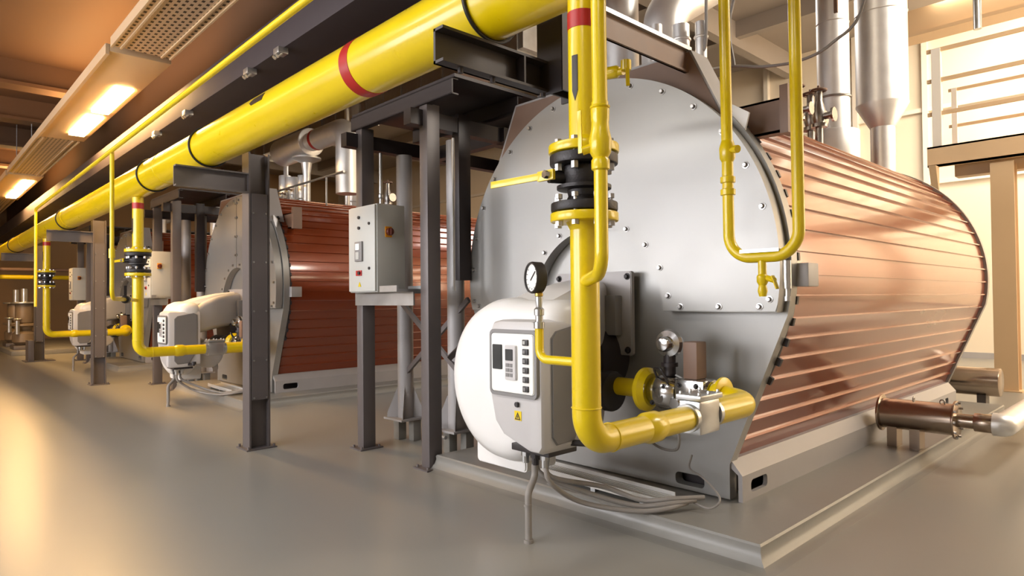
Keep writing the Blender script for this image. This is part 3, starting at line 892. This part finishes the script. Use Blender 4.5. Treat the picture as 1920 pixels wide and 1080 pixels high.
# right support arm with a valve (small yellow cock behind the riser)
yc = MB().cyl((-2.95, 3.25, 2.96), (-2.42, 3.25, 2.90), .022, 14).lathe((-2.56, 3.25, 2.92), (1, 0, -.1), [(0, .022), (.02, .038), (.09, .038), (.11, .024)], 14)
yc.cyl((-2.40, 3.25, 2.96), (-2.40, 3.25, 2.90), .032, 12).bar((-2.385, 3.24, 2.95), (-2.365, 3.22, 2.79), .022, .010)
solo(yc, 'gas_cock', 'yellow', 'small yellow gas cock with hanging lever above the nearest boiler front', 'valve')

# ================================================================ MAIN PIPE, COLUMNS, CEILING SERVICES
mp = thing('main_gas_pipe', 'huge yellow main gas pipe running along the whole row', 'gas pipe', (-12, 2.2, 2.83))
MB().cyl((-33, 2.2, 3.01), (1.2, 2.2, 3.01), .18, 48).build('pipe', 'yellow', mp)
MB().cyl((-3.72, 2.2, 3.01), (-3.615, 2.2, 3.01), .1825, 48).build('band', 'red', mp)
ar = MB(); bm = ar.bm
cols = []
for j in range(7):
    a = math.radians(14) + math.radians(20) * j / 6
    x0 = -5.20 + (abs(j - 3) / 3) * .06
    row = []
    for x, rr in ((-4.93, .183), (x0, .183), (x0, .174), (-4.93, .174)):
        row.append(bm.verts.new((x, 2.2 - rr * math.cos(a), 3.01 + rr * math.sin(a))))
    cols.append(row)
ar._skin(cols)
ar.build('flow_arrow', 'black_mark', mp)
for x in (-1.2, -7.9, -13.5, -19.0, -24.0):
    MB().torus((x, 2.2, 3.01), (1, 0, 0), .18, .004, 48, 6).build('weld_seam', 'yellow', mp)

col = thing('pipe_column', 'steel column carrying the main pipe, nearest of the row', 'column', (-6.68, 2.67, 0), 'columns under the main pipe')
p = MB(); hpost(p, -6.775, -6.60, 2.575, 2.79, .012, 3.02, .018, .014)
p.box(-6.603, -6.594, 2.60, 2.765, .50, 2.60)
p.build('shaft', 'steel_post', col)
p = MB().box(-6.83, -6.55, 2.53, 2.84, 0, .014)
for x in (-6.81, -6.57):
    for y in (2.555, 2.815): p.cyl((x, y, .014), (x, y, .04), .013, 8)
p.build('foot_plate', 'steel_post', col)
p = MB().box(-6.66, -6.645, 1.886, 2.575, 2.60, 2.80).box(-6.66, -6.58, 1.886, 2.575, 2.786, 2.80).box(-6.66, -6.58, 1.886, 2.575, 2.60, 2.614)
p.build('arm', 'steel_post', col)
p = MB()
for z in (.52, .9, 1.4, 1.9, 2.4):
    p.cyl((-6.594, 2.62, z), (-6.585, 2.62, z), .010, 8).cyl((-6.594, 2.745, z), (-6.585, 2.745, z), .010, 8)
p.build('cover_screws', 'bolt_steel', col)
dup(col, -7.27, 'steel column carrying the main pipe, between the second and third burners')
c3 = dup(col, -14.25, 'steel column carrying the main pipe, farthest one before the pump skid')
for x, l in ((-6.615, 'thin dark ring clamp on the main pipe above the nearest steel column'), (-8.5, 'thin dark ring clamp round the main pipe left of the nearest column'), (-13.88, 'thin dark ring clamp on the main pipe above the second steel column'), (-20.86, 'thin dark ring clamp on the main pipe above the farthest column')):
    u_bolt(x, l)
kb = MB().box(-21.25, -20.6, 2.35, 3.0, 0, .02).box(-21.15, -20.62, 2.42, 2.54, .02, .55, .01)
solo(kb, 'column_guard', 'steel_post', 'low steel guard plate at the foot of the farthest column', 'guard')

# dark service duct behind the main pipe
dk = MB().box(-33, 3.4, 2.66, 3.22, 3.92, 4.28, .01)
solo(dk, 'service_duct', 'duct_dark', 'dark rectangular duct running along the row above the main pipe', 'duct')
for i, x in enumerate((-6.0, -6.75, -8.75, -10.1)):
    m = MB().box(x - .06, x + .06, 2.60, 2.70, 3.86, 3.92, .008).cyl((x + .03, 2.64, 3.87), (x + .03, 2.60, 3.83), .022, 12).cyl((x - .04, 2.64, 3.87), (x - .04, 2.60, 3.83), .022, 12)
    solo(m, 'emergency_lamp', 'galv', ('first', 'second', 'third', 'fourth')[i] + ' small twin lamp under the dark duct, counting from the camera', 'lamp', 'small lamps under the duct')

# thin purge line along the ceiling
pgp = thing('purge_pipe', 'thin yellow purge pipe running under the ceiling along the row', 'gas pipe', (-12, 1.6, 3.1))
MB().tube([(0.5, 1.62, 3.195), (-13.35, 1.66, 3.08), (-13.35, 1.66, 1.45)], .022, 12, .06).build('pipe', 'yellow', pgp)
dv = thing('purge_drop', 'thin yellow drop pipe bending into the second gas riser', 'gas pipe', (-8.0, 1.66, 1.5))
MB().tube([(-8.0, 1.66, 3.13), (-8.0, 1.66, 1.545), (-9.15, 2.16, 1.53)], .022, 12, .10).cyl((-8.0, 1.66, 1.98), (-8.0, 1.66, 2.08), .032, 12).build('pipe', 'yellow', dv)
MB().lathe((-8.55, 1.90, 1.537), (-.85, .4, 0), [(0, .022), (.02, .045), (.10, .045), (.12, .022)], 12).bar((-8.6, 1.92, 1.57), (-8.6, 1.92, 1.70), .03, .01).build('cock', 'black_iron', dv)

# perforated trunking with its luminaires
TY0, TY1, TZ = 1.84, 2.52, 4.6


def trunk(x0, x1, label):
    t = thing('perforated_trunking', label, 'cable trunking', ((x0 + x1) / 2, 2.18, TZ), 'trunking along the ceiling')
    MB().box(x0, x1, TY0 + .03, TY1 - .03, TZ, TZ + .012).build('tray', 'tray_perforated', t)
    s = MB()
    for y in (TY0, TY0 + .10, TY1 - .13, TY1 - .03): s.box(x0, x1, y, y + .022, TZ - .02, TZ + .10)
    s.build('side_rail', 'gantry', t)
    h = MB()
    n = max(2, int((x1 - x0) / 3))
    for i in range(n):
        x = x0 + (i + .5) * (x1 - x0) / n
        h.cyl((x, TY0 + .06, TZ + .05), (x, TY0 + .06, 5.5), .008, 6).cyl((x, TY1 - .06, TZ + .05), (x, TY1 - .06, 5.5), .008, 6)
    h.build('hanger_rod', 'galv', t)
    return t


trunk(-8.95, 1.5, 'perforated ceiling trunking in front of the nearest luminaire')
trunk(-19.2, -14.7, 'perforated ceiling trunking between the two glowing luminaires')
trunk(-33, -24.2, 'perforated ceiling trunking beyond the farther luminaire')


def luminaire(x0, x1, label, power):
    t = thing('ceiling_luminaire', label, 'lamp', ((x0 + x1) / 2, 2.18, TZ - .06), 'glowing luminaires on the trunking')
    MB().box(x0, x1, TY0 + .02, TY1 + .04, TZ - .02, TZ + .07, .012).box(x0, x1, TY0 - .02, TY0 + .02, TZ - .06, TZ + .07).build('housing', 'gantry', t)
    MB().box(x0 + .6, x0 + 2.2, 2.22, 2.46, TZ - .055, TZ - .02, .01).build('diffuser', 'lamp_glow', t)
    MB().box(x0 + 2.5, x0 + 4.1, 2.22, 2.46, TZ - .055, TZ - .02, .01).build('diffuser', 'lamp_glow', t)
    a = area('luminaire_light', ((x0 + x1) / 2, 2.34, TZ - .08), (0, 0, 0), x1 - x0 - .8, .24, power, (1.0, .58, .22))
    a.parent = t; a.location = Vector(a.location) - t.location
    up_ = area('luminaire_uplight', ((x0 + x1) / 2, 2.18, TZ + .09), (PI, 0, 0), x1 - x0 - .4, .5, power * .5, (1.0, .58, .22))  # added light above the fitting, to bring an amber glow to the ceiling
    up_.parent = t; up_.location = Vector(up_.location) - t.location
    return t


luminaire(-14.6, -9.1, 'nearest glowing ceiling luminaire, warm white', 260)
luminaire(-24.1, -19.3, 'farther glowing ceiling luminaire, small beyond the first', 300)

# ================================================================ SECOND AND THIRD UNITS
dup(plinth1, GX, 'low grey concrete plinth under the second boiler')
dup(plinth1, GX3, 'low grey concrete plinth under the third boiler')
dup(boiler, GX, 'second boiler, partly behind the nearest steel column')
dup(boiler, GX3, 'third boiler, mostly hidden behind the second steel column')
b2 = dup(burner, GX, 'second gas burner, seen between the second riser and the nearest column')
b3 = dup(burner, GX3 + .1, 'third gas burner, small beside the second steel column')
dup(riser, GX, 'yellow gas riser of the second burner with red band')
dup(riser, GX3, 'yellow gas riser of the third burner')
dup(valve, GX, 'black flanged ball valve on the second gas riser')
dup(valve, GX3, 'black flanged ball valve on the third gas riser')
dup(filt, GX, 'silver gas filter on the horizontal pipe at the second burner')
dup(filt, GX3, 'silver gas filter at the third burner behind the second column')
dup(tr, GX, 'yellow and chrome gas train of the second burner')
dup(tr, GX3, 'yellow and chrome gas train of the third burner')
dup(conduit, GX, 'grey conduit standing on floor under the second burner')
dup(conduit, GX3, 'grey conduit standing on floor under the third burner')
dup(cabinet, GX, 'grey control cabinet of the second boiler, right of its yellow riser')
dup(cabinet, GX3, 'grey control cabinet of the third boiler, small and far')
dup(sh_, GX, 'steel shelf beam under the second control cabinet')
dup(plat, GX, 'dark steel service platform left of the second boiler')
dup(plat, GX3, 'dark steel service platform left of the third boiler')
dup(trayt, GX, 'light ribbed cable tray on the plinth below the second burner')
for c_, l in zip(cabs[:2], ('lower', 'upper')):
    dup(c_, GX, l + ' grey flexible conduit sagging from the second burner')['group'] = 'flexible conduits of the second burner'

# ================================================================ BOILER-HOUSE BACKGROUND
# chimney with reducer
chm = thing('chimney_duct', 'fat shiny chimney duct with tapered foot at the rear of nearest boiler', 'duct', (-2.72, 9.05, 3.05))
MB().lathe((-2.72, 9.05, 0), (0, 0, 1), [(3.90, .295), (8.3, .295)], 48).torus((-2.72, 9.05, 5.3), (0, 0, 1), .295, .008, 48, 6).torus((-2.72, 9.05, 5.05), (0, 0, 1), .295, .008, 48, 6).build('duct', 'aluminium', chm)
MB().lathe((-2.72, 9.05, 0), (0, 0, 1), [(3.62, .145), (3.90, .30), (3.915, .30)], 48).build('reducer', 'aluminium', chm)
MB().lathe((-2.72, 9.05, 0), (0, 0, 1), [(3.0, .14), (3.63, .14)], 40).build('neck', 'aluminium', chm)
m = thing('flue_pipe', 'shiny vertical flue pipe with clamp beside the fat chimney duct', 'duct', (-2.92, 8.0, 3.1))
MB().cyl((-2.92, 8.0, 3.40), (-2.92, 8.0, 8.3), .175, 40).torus((-2.92, 8.0, 4.7), (0, 0, 1), .175, .007, 40, 6).build('pipe', 'aluminium', m)
MB().cyl((-2.92, 8.0, 3.0), (-2.92, 8.0, 3.42), .27, 40, bev=.01).build('collar', 'aluminium', m)
MB().torus((-2.92, 8.0, 3.82), (0, 0, 1), .18, .014, 40, 8).build('clamp', 'bolt_steel', m)
MB().box(-2.83, -2.79, 7.80, 7.825, 4.75, 5.05).build('flow_arrow', 'hood_brown', m)
# flue elbow on top of the nearest boiler
fe = thing('flue_elbow', 'silver flue elbow rising from the top of the nearest boiler front', 'duct', (-3.30, 5.05, 3.2))
MB().tube([(-3.30, 5.05, 3.15), (-3.30, 5.05, 4.10), (-2.9, 5.9, 4.7), (-2.9, 5.9, 6.5)], .19, 32, .30, 8).build('elbow', 'aluminium', fe)
MB().cyl((-3.30, 5.05, 3.15), (-3.30, 5.05, 3.90), .205, 32).build('sleeve', 'aluminium', fe)
fe2 = MB().tube([(-3.75, 5.0, 3.15), (-3.75, 5.0, 4.9), (-5.2, 5.3, 5.1), (-7.0, 5.3, 5.1)], .17, 28, .3, 8)
solo(fe2, 'flue_bend', 'aluminium', 'silver flue pipe left of the elbow on the nearest boiler', 'duct')
for i, (x, y, z1, r_) in enumerate(((-3.05, 4.55, 3.75, .05), (-2.85, 4.6, 3.7, .07), (-2.68, 4.62, 3.68, .045))):
    solo(MB().cyl((x, y, 3.1), (x, y, z1), r_, 20).torus((x, y, z1 - .12), (0, 0, 1), r_, .012, 20, 8), 'standpipe', 'aluminium', ('left', 'middle', 'right')[i] + ' of three short bright standpipes under the hanger beam', 'pipe', 'standpipes on the nearest boiler')


def valves(x, y, z, label, s=1.0):
    t = thing('safety_valve', label, 'valve', (x, y, z))
    a = MB().cyl((x, y, z), (x, y, z + .16 * s), .03 * s, 14).cyl((x, y, z + .14 * s), (x, y, z + .17 * s), .065 * s, 16)
    a.lathe((x, y, z + .17 * s), (0, 0, 1), [(0, .04 * s), (.05 * s, .055 * s), (.12 * s, .05 * s), (.2 * s, .03 * s), (.28 * s, .03 * s)], 16)
    a.cyl((x, y, z + .23 * s), (x + .12 * s, y, z + .23 * s), .03 * s, 12).cyl((x + .11 * s, y, z + .23 * s), (x + .13 * s, y, z + .23 * s), .06 * s, 14)
    a.build('body', 'bolt_steel', t)
    MB().torus((x, y, z + .46 * s), (0, 0, 1), .06 * s, .010 * s, 20, 8).cyl((x, y, z + .44 * s), (x, y, z + .50 * s), .012 * s, 8).bar((x - .06 * s, y, z + .46 * s), (x + .06 * s, y, z + .46 * s), .012 * s, .01 * s).build('handwheel', 'hood_brown', t)
    return t


valves(-2.55, 6.1, 3.0, 'steel safety valve on the nearest boiler, behind the U-shaped pipe', 1.0)
valves(-2.55, 6.6, 3.0, 'steel safety valve with handwheel next to the clamped flue', 1.15)
valves(-2.75, 6.9, 3.05, 'rear steel safety valve close to the clamped flue', 1.2)
# hanging cable loop at the top right
cl_ = MB().smooth_tube([(-1.55, 5.0, 4.6), (-1.606, 5.0, 3.606), (-1.829, 5.0, 3.365), (-2.064, 5.0, 3.30), (-2.35, 5.0, 3.33), (-2.60, 5.0, 3.40), (-2.75, 4.8, 3.36)], .012, 8)
solo(cl_, 'hanging_cable', 'cable_grey', 'grey cable sagging across the top right behind the yellow pipes', 'cable')
cl_ = MB().smooth_tube([(-2.60, 5.0, 5.2), (-2.56, 5.0, 4.2), (-2.64, 5.0, 3.75), (-2.60, 5.0, 3.40)], .013, 8)
solo(cl_, 'drop_cable', 'cable_grey', 'pale vertical cable dropping to the sagging one, right of the yellow pipe', 'cable')
cl_ = MB().smooth_tube([(-2.62, 4.6, 5.0), (-2.62, 4.6, 3.7), (-2.66, 4.6, 3.42), (-2.80, 4.55, 3.30)], .013, 8)
solo(cl_, 'drop_cable', 'cable_grey', 'pale vertical cable dropping onto the hood, left of the yellow pipe', 'cable')

# right-hand gantry with walkway at the far end
gn = thing('rear_walkway', 'cream steel walkway with railing at the far end right of the boiler', 'walkway', (-1.6, 12.5, 0))
for x0 in (-2.22, -0.2):
    p = MB(); hpost(p, x0, x0 + .30, 12.40, 12.66, 0, 3.55, .02, .016)
    p.build('post', 'gantry', gn)
    MB().box(x0 - .05, x0 + .35, 12.35, 12.71, 0, .02).build('foot_plate', 'gantry', gn)
MB().box(-3.05, 2.6, 12.34, 12.40, 3.60, 3.93).box(-3.05, 2.6, 12.34, 12.46, 3.60, 3.63).box(-3.05, 2.6, 12.34, 12.46, 3.90, 3.93).build('fascia', 'gantry', gn)
MB().box(-3.05, 2.6, 12.40, 13.8, 3.86, 3.93).build('deck', 'gantry', gn)
MB().box(-2.75, 2.6, 12.7, 12.95, 3.45, 3.86).build('floor_beam', 'gantry', gn)
for x in (-2.98, -0.6, 1.6):
    MB().box(x, x + .13, 12.38, 12.50, 3.93, 5.55).build('rail_post', 'wall_panel', gn)
for z in (4.45, 5.0, 5.50):
    MB().box(-3.05, 2.6, 12.40, 12.45, z, z + .06).build('rail', 'gantry', gn)
for x in (-3.0, -.6):
    MB().box(x, x + .08, 13.72, 13.8, 3.93, 5.2).build('rail_post', 'wall_panel', gn)
for z in (4.5, 5.15):
    MB().box(-3.05, 2.6, 13.74, 13.78, z, z + .05).build('rail', 'gantry', gn)
MB().prism([[(12.40, 3.6), (12.40, 3.1), (12.2, 3.6)]], 'x', -3.0, -2.9).build('knee_brace', 'gantry', gn)
# upper crane beam at the far right
solo(MB().box(-4.6, 3.5, 14.2, 14.5, 6.5, 7.0).box(-4.6, 3.5, 14.1, 14.6, 6.45, 6.52), 'crane_beam', 'gantry', 'wide tan beam crossing under the ceiling at the top right', 'beam')
solo(MB().cyl((-2.45, 13.0, 5.9), (-2.45, 13.0, 8.2), .06, 14), 'down_pipe', 'galv', 'short bright pipe ending under the tan beam at the top right', 'pipe')

# rear insulated pipe and the stainless tank with its outlet
rp = thing('insulated_pipe', 'shiny horizontal pipe drum behind the rear of the nearest boiler', 'pipe', (-2.3, 10.45, 0))
MB().cyl((-2.95, 10.45, .345), (-1.80, 10.45, .345), .185, 32, bev=.01).build('jacket', 'stainless', rp)
for x in (-2.7, -2.05):
    MB().box(x, x + .1, 10.35, 10.55, 0, .18).build('saddle', 'steel_post', rp)
tk = thing('stainless_tank', 'stainless horizontal vessel with bolted ends lying beside the nearest boiler rail', 'tank', (-1.75, 6.62, 0))
b = MB().cyl((-2.03, 6.62, .42), (-1.47, 6.62, .42), .135, 36)
b.build('shell', 'stainless', tk)
for x in (-2.05, -1.47):
    MB().cyl((x, 6.62, .42), (x + .02, 6.62, .42), .165, 36, bev=.004).build('end_flange', 'stainless', tk)
b = MB()
for i in range(10):
    a = 2 * PI * i / 10
    b.cyl((-1.455, 6.62 + .15 * math.cos(a), .42 + .15 * math.sin(a)), (-1.435, 6.62 + .15 * math.cos(a), .42 + .15 * math.sin(a)), .011, 6)
b.build('end_bolts', 'bolt_steel', tk)
MB().cyl((-1.45, 6.62, .42), (-1.33, 6.62, .42), .06, 24).cyl((-1.33, 6.62, .42), (-1.20, 6.62, .42), .078, 24, bev=.006).build('outlet', 'stainless', tk)
MB().tube([(-1.20, 6.62, .42), (-1.13, 6.62, .42), (-1.10, 9.9, .42)], .095, 28, .06, 8).build('outlet_pipe', 'aluminium', tk)
MB().torus((-1.78, 6.62, .565), (1, 0, 0), .02, .006, 16, 8).torus((-1.56, 6.62, .565), (0, 1, 0), .018, .006, 16, 8).build('lifting_eye', 'bolt_steel', tk)
for x, z in ((-1.98, .13), (-1.80, .13)):
    MB().box(x, x + .08, 6.54, 6.70, z, .31).build('saddle', 'stainless', tk)
MB().box(-1.15, -1.05, 8.2, 8.3, 0, .335).build('pipe_stand', 'steel_post', tk)

# silver insulated header above the second boiler
hd_ = thing('insulated_header', 'fat silver insulated pipe with red ring above the second boiler', 'pipe', (-10.7, 5.5, 4.2))
MB().cyl((-12.4, 5.5, 4.42), (-11.15, 5.5, 4.42), .26, 32, bev=.02).cyl((-11.15, 5.5, 4.42), (-10.95, 5.5, 4.42), .17, 28).build('elbow_jacket', 'aluminium', hd_)
MB().cyl((-10.95, 5.5, 4.42), (-10.86, 5.5, 4.42), .19, 28).build('ring', 'red', hd_)
MB().tube([(-10.86, 5.5, 4.42), (-9.85, 5.5, 4.42), (-9.85, 5.5, 3.3)], .19, 28, .22, 6).build('jacket', 'aluminium', hd_)
MB().lathe((-11.35, 5.5, 4.16), (0, 0, -1), [(0, .26), (.03, .26), (.10, .10), (.30, .07), (.95, .07)], 28).build('branch', 'aluminium', hd_)
for i, (x, y, z0, z1, r_) in enumerate(((-12.5, 5.6, 3.2, 4.0, .12), (-12.1, 5.6, 3.2, 3.9, .17), (-11.75, 5.6, 3.1, 3.9, .08), (-10.75, 6.0, 3.1, 5.5, .045), (-10.95, 6.3, 3.0, 5.2, .20), (-12.9, 5.8, 3.1, 4.3, .05))):
    m_ = MB().cyl((x, y, z0), (x, y, z1), r_, 24, bev=.01).torus((x, y, z0 + .35), (0, 0, 1), r_, .012, 24, 6)
    solo(m_, 'standpipe', 'aluminium', ('silver standpipe second from left on the second boiler top', 'fat silver standpipe under the insulated header of the second boiler', 'slim silver standpipe just right of the fat one under the header', 'thin tall silver pipe beside the wide duct on the second boiler', 'wide silver vertical duct between header and platform on the second boiler', 'leftmost thin silver standpipe on the second boiler top')[i], 'pipe')
for i, (x, y) in enumerate(((-12.3, 5.0), (-11.5, 5.1), (-11.0, 5.0), (-11.9, 4.9))):
    valves(x, y, 3.05, 'small steel valve on the second boiler top, ' + ('left group', 'below the branch pipe', 'rightmost', 'between the standpipes')[i], .9)
for i, (x, y) in enumerate(((-9.7, 6.2), (-9.9, 7.2))):
    valves(x, y, 3.0, ('steel valve behind the nearest control cabinet', 'rear steel valve behind the nearest platform post')[i], 1.2)
rl = MB()
rl.cyl((-13.0, 5.3, 3.62), (-9.6, 5.3, 3.62), .02, 10)
for x in (-12.7, -11.4, -10.2): rl.cyl((x, 5.3, 3.1), (x, 5.3, 3.62), .016, 8)
solo(rl, 'pipe_rail', 'galv', 'thin galvanised rail along the top of the second boiler', 'rail')
# pipes above the third boiler
m_ = MB().tube([(-20.5, 5.6, 3.9), (-16.4, 5.6, 3.9), (-16.4, 5.6, 3.1)], .13, 20, .2, 6)
solo(m_, 'insulated_pipe', 'aluminium', 'silver insulated pipe above the third boiler', 'pipe')
for i, x in enumerate((-18.6, -17.4)):
    solo(MB().cyl((x, 5.0, 3.1), (x, 5.0, 3.75), .10, 18, bev=.01), 'standpipe', 'aluminium', ('left', 'right')[i] + ' silver standpipe on the third boiler top', 'pipe')

# pumps on a skid at the far left end
sk = MB().box(-29.5, -23.4, 2.35, 4.6, 0, .14, .02)
solo(sk, 'pump_plinth', 'plinth', 'long low plinth under the pumps at the far left', 'plinth')


def pump(x, y, label):
    t = thing('pump', label, 'pump', (x, y, .14), 'pumps at the far left')
    MB().box(x - .45, x + .45, y - .3, y + .3, .14, .26, .02).build('base', 'steel_post', t)
    MB().lathe((x, y, .26), (0, 0, 1), [(0, .20), (.1, .30), (.35, .30), (.45, .18), (.55, .22), (.58, .34), (.63, .34), (.66, .18)], 28).build('casing', 'pump_body', t)
    MB().cyl((x, y, .92), (x, y, 1.50), .23, 28, bev=.03).build('motor', 'pump_body', t)
    MB().cyl((x, y, 1.50), (x, y, 1.55), .34, 28, bev=.01).cyl((x, y, 1.55), (x, y, 1.95), .09, 16).build('flange', 'galv', t)
    MB().cyl((x + .3, y - .2, .6), (x + .3, y - .2, 1.0), .06, 12).torus((x + .3, y - .2, 1.05), (0, 0, 1), .10, .018, 18, 8).build('handwheel', 'galv', t)
    return t


pump(-24.3, 2.75, 'squat brown pump at the far left, nearer of two')
pump(-26.2, 2.75, 'squat brown pump at the far left edge, farther of two')
solo(MB().cyl((-26.2, 2.3, 2.36), (-26.2, 5.5, 2.36), .07, 16), 'cross_pipe', 'yellow', 'horizontal yellow pipe crossing at the far left edge', 'gas pipe')
solo(MB().cyl((-26.4, 2.3, 2.62), (-26.4, 5.5, 2.62), .06, 16), 'cross_pipe', 'hood_brown', 'horizontal brown pipe just above the yellow one at the far left', 'pipe')

# ventilation duct high behind the platform and small service pipes by the boiler shoulder
vd = MB().box(-16.0, -6.4, 6.3, 6.9, 5.0, 5.55)
for i in range(17):
    vd.box(-15.8 + i * .58, -15.77 + i * .58, 6.27, 6.93, 4.97, 5.58)
solo(vd, 'ventilation_duct', 'galv', 'ribbed galvanised ventilation duct high behind the dark platform', 'duct')
solo(MB().cyl((-6.3, 5.05, 3.62), (-5.35, 5.05, 3.62), .07, 18, bev=.006), 'service_pipe', 'aluminium', 'short silver pipe just under the platform deck left of the nearest boiler', 'pipe')
